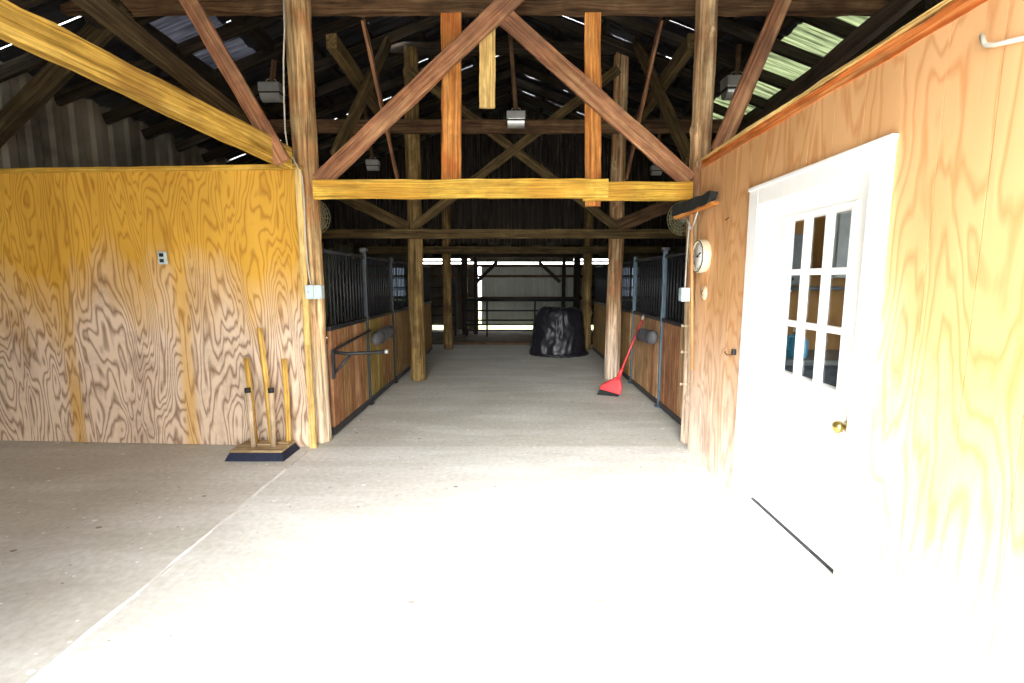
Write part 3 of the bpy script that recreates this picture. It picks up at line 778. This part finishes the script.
for s, X, d in ((-1, XL, 'with the saddle rack side, beyond the yellowish log post'), (1, XR, 'on the broom side, beyond the brown log post')):
    stall_panel('dim barred stall front %s' % (d.replace('with the', 'on the')), s, X, 7.02, 8.6, ['stall_tan'], 5)
    stall_panel('dim barred stall front beside the %s' % ('lone dim log post before the gate' if s < 0 else 'post behind the bale'), s, X, 8.68, 10.25, ['stall_tan'], 6)

# saddle rack folded out from the stall front
rk = thing('saddle_rack', 'black fold-out saddle rack fixed on the reddish stall boards', 'rack', (-XL + .04, 4.55, .6))
xr = -XL + .03; yb = 4.52
MB().span((xr - .012, yb - .02, .56), (xr + .012, yb + .02, .84)).build('wall_plate', M['black_metal'], rk, bevel=.003)
MB().tube([(xr, yb, .82), (xr + .14, yb + .02, .80), (xr + .50, yb + .06, .815)], .017).build('arm', M['black_metal'], rk)
MB().tube([(xr, yb, .60), (xr + .05, yb, .66), (xr + .16, yb + .02, .79)], .014).build('diagonal_strut', M['black_metal'], rk)
MB().tube([(xr, yb + .02, .83), (xr + .02, 5.2, .88), (xr + .035, 5.62, .91)], .014).build('side_rail', M['black_metal'], rk)
MB().lathe((xr + .5, yb + .06, .815), (1, .08, 0), [(0, .012), (.02, .012), (.022, 0), (.017, -.02)], 14).build('end_cap', M['galv'], rk)

# rolled bundles on the stall fronts
def bundle(label, x, y0, y1, z, s):
    t = thing('rolled_blanket', label, 'blanket', (x, (y0 + y1) / 2, z))
    vs = []; fs = []; n, seg = 22, 18; L = y1 - y0
    for i in range(n + 1):
        u = i / n; e = max(0, 1 - abs(2 * u - 1) ** 7) ** .5
        for k in range(seg):
            a = 2 * math.pi * k / seg
            r = (.066 + .012 * noise.noise(Vector((math.cos(a) * 1.5, math.sin(a) * 1.5, u * 5 + x)))) * (.35 + .65 * e)
            vs.append((x + math.cos(a) * r * .8, y0 + u * L, z + math.sin(a) * r * 1.25 - .03 * u * (1 if s > 0 else -1)))
    for i in range(n):
        for k in range(seg):
            fs.append((i * seg + k, i * seg + (k + 1) % seg, (i + 1) * seg + (k + 1) % seg, (i + 1) * seg + k))
    fs += [tuple(range(seg - 1, -1, -1)), tuple(n * seg + k for k in range(seg))]
    MB().add(vs, fs, None, True).build('roll', M['grey_cloth'], t)
    for f in (.22, .78):
        MB().ring((x, y0 + L * f, z - .03 * f * (1 if s > 0 else -1)), (0, 1, 0), .074, .008).build('strap', M['rubber'], t)
bundle('dark grey rolled bundle hung on the olive boards on the saddle rack side', -XL + .12, 5.60, 6.45, .80, -1)
bundle('grey rolled bundle hung on the brown boards behind the red broom handle', XR - .12, 5.46, 6.14, .84, 1)

# ------------------------------------------------------------------ black plastic covered bale
def bale():
    t = thing('covered_bale', 'round bale heaped under crumpled black plastic at the end of the aisle', 'bale', (.95, 9.75, -.006))
    n, seg = 40, 120; vs = []; fs = []
    for i in range(n + 1):
        u = i / n
        for k in range(seg):
            a = 2 * math.pi * k / seg; ca, sa = math.cos(a), math.sin(a)
            h = math.sin(u * math.pi / 2); r = max(.003, math.cos(u * math.pi / 2)) ** .21
            z = .95 * h ** 1.15
            wv = .25 * noise.noise(Vector((ca * 2, sa * 2, z * 3))); a3 = a + wv; c3, s3 = math.cos(a3), math.sin(a3)
            pleat = .050 * noise.noise(Vector((c3 * 3.5, s3 * 3.5, z * 1.6))) - .034 * abs(noise.noise(Vector((c3 * 6, s3 * 6, z * 3 + 3)))) + .026 * noise.noise(Vector((c3 * 11, s3 * 11, z * 9)))
            base = .545 + (.012 + .04 * noise.noise(Vector((ca * 3, sa * 3, 2)))) * max(0, 1 - z / .16)
            if ca < 0: base += .02 * -ca * max(0, 1 - z / .4)
            rr = (base + pleat * min(1, r * 1.2)) * r
            z2 = z + .03 * noise.noise(Vector((ca * 2.2 * r, sa * 2.2 * r, 7))) * h + .018 * noise.noise(Vector((ca * 7 * r, sa * 7 * r, 3))) * h
            if u == 0: z2 = 0
            vs.append((.95 + ca * rr, 9.75 + sa * rr * .85, max(0, z2) - .006))
    for i in range(n):
        for k in range(seg):
            fs.append((i * seg + k, i * seg + (k + 1) % seg, (i + 1) * seg + (k + 1) % seg, (i + 1) * seg + k))
    fs += [tuple(range(seg - 1, -1, -1)), tuple(n * seg + k for k in range(seg))]
    MB().add(vs, fs, None, True).build('plastic_sheet', M['black_plastic'], t)
    pts = []
    for k in range(60):
        a = -math.pi * .90 + k / 59 * math.pi * .85
        pts.append((.95 + math.cos(a) * (.60 + .03 * noise.noise(Vector((k * .3, 4, 0)))), 9.75 + math.sin(a) * .53, .03 + .022 * noise.noise(Vector((k * .55, 0, 0)))))
    MB().tube(pts, .028, 8).build('gathered_hem', M['black_plastic'], t)
bale()

# ------------------------------------------------------------------ red angle broom
def red_broom():
    ap = Vector((1.40, 6.18, .235)); A = Vector((1.17, 6.22, .085)); B = Vector((1.425, 6.10, .03)); top = Vector((1.715, 6.28, 1.0))
    t = thing('angle_broom', 'red plastic broom leaning on the stall front near the brown log post', 'broom', (1.30, 6.15, 0))
    C = Vector((1.20, 6.24, .13)); D = Vector((1.45, 6.13, .12))
    thick = Vector((-.02, -.055, -.01))
    h = MB(); h.prism([A + Vector((0, .03, 0)), B + Vector((0, .03, 0)), D + Vector((0, .03, 0)), ap + Vector((.035, .03, .0)), ap + Vector((-.03, .03, 0)), C + Vector((0, .03, 0))], thick)
    h.build('head', M['red_plastic'], t, bevel=.012)
    ax = (top - ap).normalized()
    MB().tube([ap - ax * .05, ap + ax * .10, ap + ax * .13], .028, 12, .017).build('socket', M['red_plastic'], t)
    MB().tube([ap, top], .013, 10).build('handle', M['red_paint'], t)
    MB().tube([top - ax * .02, top + ax * .045], .015, 10).build('grip_cap', M['galv'], t)
    b = MB(); b.prism([A + Vector((.01, .02, .0)), B + Vector((-.005, .02, .0)), Vector((1.385, 6.105, 0.0)), Vector((1.13, 6.215, 0.0))], Vector((-.01, -.035, 0)))
    b.build('bristles', M['bristle'], t)
red_broom()

# ------------------------------------------------------------------ boot brush with upright handles
def boot_brush():
    t = thing('boot_brush', 'low dusty block with dark blue bristle skirt and upright wooden handles by the plywood wall', 'boot brush', (-2.13, 4.0, 0))
    z0, z1 = 0.0, .062; x0, x1, y0, y1 = -2.40, -1.90, 3.83, 4.15
    def fr(a, b, za, zb, na, nb): 
        vs = [(x0 + a, y0 + a, za), (x1 - a, y0 + a, za), (x1 - a, y1 - a, za), (x0 + a, y1 - a, za), (x0 + b, y0 + b, zb), (x1 - b, y0 + b, zb), (x1 - b, y1 - b, zb), (x0 + b, y1 - b, zb)]
        return vs, [(0, 3, 2, 1), (4, 5, 6, 7), (0, 1, 5, 4), (1, 2, 6, 5), (2, 3, 7, 6), (3, 0, 4, 7)]
    m = MB(); m.add(*fr(0, .03, .0, .065, 0, 0)); m.build('bristle_skirt', M['navy'], t, bevel=.006)
    m = MB(); m.add(*fr(.028, .032, .065, .085, 0, 0)); m.build('top_board', M['dusty'], t, bevel=.004)
    m = MB(); m.box((-2.15, 4.04, .092), (.16, .10, .014), None, 0); m.box((-2.0, 4.07, .09), (.10, .08, .01), None, 0); m.build('socket_block', M['dusty'], t, bevel=.003)
    def stick(a, b, r, m_, nm='handle'):
        return MB().tube([a, (Vector(a) + Vector(b)) / 2 + Vector((.004, .003, 0)), b], r, 12).build(nm, m_, t)
    stick((-2.235, 4.03, .08), PY(246, 358, 4.10), .023, M['handle'])
    stick((-2.10, 4.05, .08), PY(259.5, 328, 4.10), .025, M['handle'])
    stick((-1.97, 4.08, .08), PY(284, 359, 4.12), .023, M['handle'])
    for a, px in (((-2.215, 3.96, .08), 247.5), ((-2.045, 3.96, .08), 271)):
        top = PY(px, 389, 3.95)
        s = stick(a, top, .022, M['handle_grey'])
        d = (top - Vector(a)).normalized()
        MB().tube([top - d * .03, top + d * .008], .0245, 12).build('ferrule', M['ink'], s)
boot_brush()

# ------------------------------------------------------------------ push broom hung on the siding wall
def push_broom():
    t = thing('push_broom', 'push broom hung head-up on the siding wall above the clock', 'broom', (1.50, 4.02, .74))
    c0 = PX(715, 203, 1.50); c1 = PX(677, 218, 1.41)
    d = (c1 - c0).normalized(); up = Vector((-.18, 0, 1)).normalized()
    MB().beam(c0, c1, .065, .022, up=(0, 0, 1), jit=.002).build('head_block', M['orange'], t)
    b = MB(); b.beam(c0 + up * .050 + d * .01, c1 + up * .050 - d * .01, .07, .078, up=(0, 0, 1), jit=.018, step=.02); b.build('bristles', M['bristle'], t)
    mid = c0 + d * .33
    hb = Vector((1.53, 4.0, .745))
    MB().tube([mid - up * .015, (mid + hb) / 2, hb], .0125, 10).build('handle', M['orange_paint'], t)
    for s in (-1, 1):
        MB().tube([mid + d * .10 * s - up * .01, mid + Vector((0, -.02, -.14))], .006, 6).build('stay', M['galv'], t)
push_broom()

# ------------------------------------------------------------------ wall clock
def clock():
    c = Vector((DX, 3.93, 1.69)); t = thing('wall_clock', 'round white wall clock with gold rim on the siding wall', 'clock', c)
    r = .132; n = (-1, 0, 0)
    MB().lathe(c, n, [(0, 0), (r, 0), (r + .003, .01), (r, .058), (r - .006, .066), (r - .012, .062), (r - .012, .05)], 48).build('rim', M['gold'], t)
    MB().lathe(c, n, [(r - .004, .060), (r - .004, .068), (r - .010, .068), (r - .010, .055)], 48).build('bezel', M['ink'], t)
    MB().lathe(c, n, [(r - .01, .050), (r - .01, .053), (0, .053)], 48).build('face', M['face'], t)
    def pt(a, q_): return c + Vector((-.0555, -math.sin(a) * q_, math.cos(a) * q_))   # 12 at the top, 3 towards the camera side
    for k in range(12):
        a = k * math.pi / 6; p = pt(a, .096)
        cu = bpy.data.curves.new('numeral', 'FONT'); cu.body = str(12 if k == 0 else k); cu.size = .019; cu.align_x = 'CENTER'; cu.align_y = 'CENTER'; cu.extrude = .0008
        cu.materials.append(M['ink']); tmp = bpy.data.objects.new('numeral_curve', cu); me = bpy.data.meshes.new_from_object(tmp); bpy.data.objects.remove(tmp)
        o = bpy.data.objects.new('numeral', me); COL.objects.link(o); o.parent = t
        o.location = p - c; o.rotation_euler = (R(90), 0, R(-90))
    for nm, a, l, w in (('hour_hand', R(62), .055, .009), ('minute_hand', R(72), .082, .006)):
        e = pt(a, l); s = pt(a, -.015); MB().beam(s + Vector((-.004 if nm[0] == 'h' else -.008, 0, 0)), e + Vector((-.004 if nm[0] == 'h' else -.008, 0, 0)), .003, w, up=pt(a + 1.57, 1) - c, jit=0).build(nm, M['ink'], t)
    MB().lathe(c, n, [(.008, .05), (.008, .068), (0, .069)], 16).build('hub', M['ink'], t)
clock()

# ------------------------------------------------------------------ small fittings
def outlet(name, label, c, n, m, w=.07, h=.11):
    c = Vector(c); n = Vector(n).normalized(); s = Vector((0, 0, 1)).cross(n)
    rot = Matrix((s, n, Vector((0, 0, 1)))).transposed()
    t = thing(name, label, 'outlet', c)
    MB().box(c + n * .012, (w, .024, h), rot).build('cover_plate', m, t, bevel=.006)
    for dz in (.024, -.024): MB().box(c + n * .027 + Vector((0, 0, dz)), (w * .5, .008, .03), rot).build('socket', M['ink' if m != M['ivory'] else 'handle_grey'], t, bevel=.003)
yo = 4.19 + .058 * (2.97 - 1.78)
outlet('wall_outlet', 'small grey outlet on the seam of the plywood wall', PY(164, 258, yo) + Vector((0, -.004, 0)), (0, -1, 0), M['grey_box'])
oc = PX(704.5, 293, DX)
t = thing('doorbell_plate', 'ivory oval plate on the siding wall under the clock', 'plate', oc)
MB().lathe(oc, (-1, 0, 0), [(.055, 0), (.055, .006), (.047, .012), (.02, .013), (.018, .016), (0, .016)], 28).build('plate', M['ivory'], t)
MB().lathe(oc, (-1, 0, 0), [(.022, .012), (.022, .018), (0, .019)], 20).build('button', M['handle_grey'], t)
for i, (px, pz, Y, lab) in enumerate(((311, 292, 4.16, 'pale grey metal box on the shaggy log post, nearer the plywood'), (319.5, 292, 4.19, 'pale grey metal box on the aisle edge of the shaggy log post'))):
    c = PY(px, pz, Y)
    t = thing('electrical_box', lab, 'box', c)
    MB().box(c, (.062, .07, .115)).build('body', M['grey_box'], t, bevel=.006)
    MB().box(c + Vector((0, -.038, 0)), (.066, .008, .12)).build('cover', M['grey_box'], t, bevel=.003)
    MB().box(c + Vector((0, -.045, .0)), (.012, .012, .022)).build('switch', M['galv'], t, bevel=.002)
c = PY(684, 294.5, 4.22)
t = thing('electrical_box', 'pale blue-grey metal box on the knotty log post beside the clock', 'box', c)
MB().box(c, (.07, .08, .115)).build('body', M['grey_box'], t, bevel=.006)
MB().box(c + Vector((0, -.043, 0)), (.074, .008, .12)).build('cover', M['grey_box'], t, bevel=.003)
# cable down the shaggy post
pts = [PY(px, py, 4.155) for px, py in ((283.5, -4), (284.5, 30), (283.5, 60), (284, 100), (285, 130), (288, 150), (296, 164), (302, 176), (304, 200), (305, 230), (307, 260), (309, 275), (311, 286))]
tag(MB().tube(pts, .0065, 6).build('cable', M['cable'], loc=pts[-1]), 'pale cable running down the shaggy log post to the metal boxes', 'cable')
pts = [PY(px, py, 4.225) for px, py in ((690, 216), (688, 240), (686.5, 262), (685.5, 280), (685, 289))]
tag(MB().tube(pts, .007, 6).build('cable', M['cable'], loc=pts[-1]), 'pale cable running down the knotty log post to the box beside the clock', 'cable')
# conduit stub at the top of the siding wall
p0 = PX(982, 35, DX - .012); p1 = PX(985, 47, DX - .012); p2 = PX(1034, 36, DX - .012)
tag(MB().tube([p0, p0.lerp(p1, .7), p1 + Vector((0, -.004, .004)), p1.lerp(p2, .2), p2], .0075, 8).build('conduit', M['cable'], loc=p1), 'thin pale bent conduit high on the siding wall at the photo corner', 'conduit')
# hooks and latch
def hook(label, px, py, l):
    a = PX(px, py, DX); pts = [a + Vector((0, l, 0)), a + Vector((-.02, l * .6, -.006)), a + Vector((-.035, 0, -.012)), a + Vector((-.03, -l, 0))]
    return tag(MB().tube(pts, .0035, 6).build('wire_hook', M['brown'], loc=a), label, 'hook')
hook('thin bent wire hook on the siding wall between clock and door casing top', 730, 218.5, .05)
a = PX(735.5, 352, DX); t = thing('latch', 'small black latch with hook beside the door casing', 'latch', a)
MB().box(a + Vector((-.012, 0, 0)), (.024, .03, .04)).build('catch', M['ink'], t, bevel=.003)
MB().tube([a + Vector((-.02, .01, -.022)), a + Vector((-.03, .06, -.028)), a + Vector((-.02, .12, -.024)), a + Vector((-.005, .15, -.02))], .004, 6).build('hook', M['brown'], t)
for px, py, lab in ((684, 326, 'white eye bolt high on the edge of the knotty post'), (682.5, 384, 'white eye bolt low on the edge of the knotty post'), (683.5, 352, 'white eye bolt midway on the edge of the knotty post')):
    a = PY(px, py, 4.24); t = thing('eye_bolt', lab, 'eye bolt', a)
    MB().ring(a + Vector((-.012, 0, 0)), (0, 1, 0), .009, .003, 16).build('ring', M['ivory'], t)
    MB().tube([a + Vector((.002, 0, 0)), a + Vector((.09, 0, 0))], .003, 6).build('shank', M['ivory'], t)

# caged fans fixed behind the first posts
def fan(label, c, ax, rad):
    c = Vector(c); ax = Vector(ax).normalized(); t = thing('cage_fan', label, 'fan', c)
    u = ax.orthogonal().normalized(); w = ax.cross(u)
    g = MB()
    for s in (1, -1):
        for f in (1.0, .8, .6, .4, .22): g.ring(c + ax * s * .06 * (1.15 - f * f * .75), ax, rad * f, .0035, 32, 5)
        for k in range(20):
            a = 2 * math.pi * k / 20; d = u * math.cos(a) + w * math.sin(a)
            g.tube([c + ax * s * .06 * (1.15 - f * f * .75) + d * rad * f for f in (.1, .4, .7, 1.0)], .0025, 5)
    g.build('cage', M['cage'], t)
    MB().lathe(c - ax * .11, ax, [(0, 0), (.055, .005), (.06, .02), (.06, .09), (.045, .10), (0, .10)], 20).build('motor', M['cage'], t)
    for k in range(4):
        a = 2 * math.pi * k / 4; d = u * math.cos(a) + w * math.sin(a); e = ax.cross(d)
        b = MB(); n = 6; vs = []; fs = []
        for i in range(n + 1):
            q_ = .04 + (rad * .86 - .04) * i / n; hw = .02 + .045 * math.sin(min(1, i / n * 1.1) * 2.2)
            for s2 in (-1, 1):
                p = c + d * q_ + e * hw * s2 + ax * .018 * s2
                vs += [p, p + ax * .003]
        for i in range(n):
            o = i * 4; q2 = o + 4
            fs += [(o, o + 2, q2 + 2, q2), (o + 1, q2 + 1, q2 + 3, o + 3), (o, q2, q2 + 1, o + 1), (o + 2, o + 3, q2 + 3, q2 + 2)]
        fs += [(0, 1, 3, 2), (n * 4, n * 4 + 2, n * 4 + 3, n * 4 + 1)]
        b.add(vs, fs); b.build('blade', M['olive_metal'], t)
    MB().lathe(c - ax * .02, ax, [(0, .05), (.03, .045), (.04, .02), (.04, 0)], 18).build('hub', M['galv'], t)
    return t
f1 = fan('wire caged fan behind the shaggy log post above the saddle rack stall', (-1.90, 4.68, 2.10), (.75, -.65, -.1), .165)
MB().tube([(-1.90, 4.68, 2.26), (-1.80, 4.60, 2.33), (-1.80, 4.44, 2.33)], .010).build('bracket', M['cage'], f1)
f2 = fan('wire caged fan behind the knotty log post below the push broom', (1.62, 4.64, 2.08), (-.75, -.65, -.1), .155)
MB().tube([(1.60, 4.64, 2.23), (1.53, 4.55, 2.31), (1.57, 4.38, 2.31)], .010).build('bracket', M['cage'], f2)

# hanging work lamps in the loft
def loft_lamp(label, c, s, drop):
    c = Vector(c); t = thing('loft_lamp', label, 'lamp', c)
    MB().box(c + Vector((0, 0, .05 * s)), (.23 * s, .16 * s, .10 * s)).build('ballast_box', M['galv'], t, bevel=.008)
    r = MB(); n = 12; vs = []; fs = []
    for k in range(n + 1):
        a = math.pi * k / n
        for x in (-.105, .105): vs.append(c + Vector((x * s, -math.cos(a) * .075 * s, -math.sin(a) * .085 * s)))
    for k in range(n): fs.append((k * 2, k * 2 + 1, k * 2 + 3, k * 2 + 2))
    fs += [tuple(range(0, 2 * n + 2, 2)), tuple(range(2 * n + 1, 0, -2)), (0, 2 * n, 2 * n + 1, 1)]
    r.add(vs, fs); r.build('reflector', M['galv'], t)
    MB().box(c + Vector((0, 0, -.006 * s)), (.235 * s, .165 * s, .014 * s)).build('flange', M['ink'], t)
    for x in (-.06, .06): MB().tube([c + Vector((x * s, 0, .10 * s)), c + Vector((x * s * .8, 0, .15 * s)), c + Vector((0, 0, .16 * s))], .005, 6).build('hanger', M['galv'], t)
    MB().beam(c + Vector((0, 0, .10 * s)), c + Vector(drop), .05, .03, up=(0, 1, 0)).build('hanging_strip', M['brown'], t)
    return t
loft_lamp('metal lamp hanging on a strip in the middle of the loft', PY(516, 121, 6.3), 1.0, (-.1, 0, 1.35))
loft_lamp('dim metal lamp in the loft between the shaggy post and the second frame', PY(373, 166, 7.9), .85, (-.2, 0, 1.7))
loft_lamp('dim metal lamp in the loft beside the reddish strip on the clock side', PY(656, 171, 7.6), .75, (.1, 0, 1.5))
loft_lamp('metal lamp under the roof next to the shaggy log post', PY(272, 94, 5.6), 1.0, (.05, 0, .35))
loft_lamp('metal lamp under the skylights next to the thin reddish board', PY(736, 90, 6.0), 1.3, (.0, 0, .5))

# ------------------------------------------------------------------ daylight
w = bpy.data.worlds.new('sky'); sc.world = w; w.use_nodes = True
nt = w.node_tree; bg = nt.nodes['Background']
tc = nt.nodes.new('ShaderNodeTexCoord'); sx = nt.nodes.new('ShaderNodeSeparateXYZ'); nt.links.new(tc.outputs['Generated'], sx.inputs[0])
r = ramp(nt, [(0.0, (1.0, 1.0, .99)), (.6, (.93, .97, 1.0))]); nt.links.new(sx.outputs[2], r.inputs[0]); nt.links.new(r.outputs[0], bg.inputs[0])
bg.inputs[1].default_value = 1.0
sun = bpy.data.lights.new('sun', 'SUN'); sun.energy = 2.2; sun.angle = R(56); sun.color = (1, .99, .97)
so = bpy.data.objects.new('sun', sun); COL.objects.link(so)
so.rotation_euler = Vector((.20, .8, -.55)).to_track_quat('-Z', 'Y').to_euler()
# sampling portal in the doorway (adds no light of its own)
pl = bpy.data.lights.new('doorway_portal', 'AREA'); pl.shape = 'RECTANGLE'; pl.size = 3.16; pl.size_y = 2.75; pl.cycles.is_portal = True
po = bpy.data.objects.new('doorway_portal', pl); COL.objects.link(po); po.location = (-.02, FRONT - .09, 1.375); po.rotation_euler = (R(90), 0, 0)

# ------------------------------------------------------------------ camera and view
cam = bpy.data.cameras.new('camera'); cam.sensor_width = 36; cam.lens = 36 * FPX / 1024; cam.clip_start = .05
co = bpy.data.objects.new('camera', cam); COL.objects.link(co); co.location = (0, 0, CAM_H); co.rotation_euler = (R(90 - PITCH), 0, 0)
sc.camera = co
vs = sc.view_settings; vs.view_transform = 'Standard'; vs.look = 'None'; vs.gamma = 1; vs.use_curve_mapping = False; vs.exposure = 3.68
sc.cycles.use_denoising = True
sc.cycles.max_bounces = 10; sc.cycles.diffuse_bounces = 6; sc.cycles.transparent_max_bounces = 12
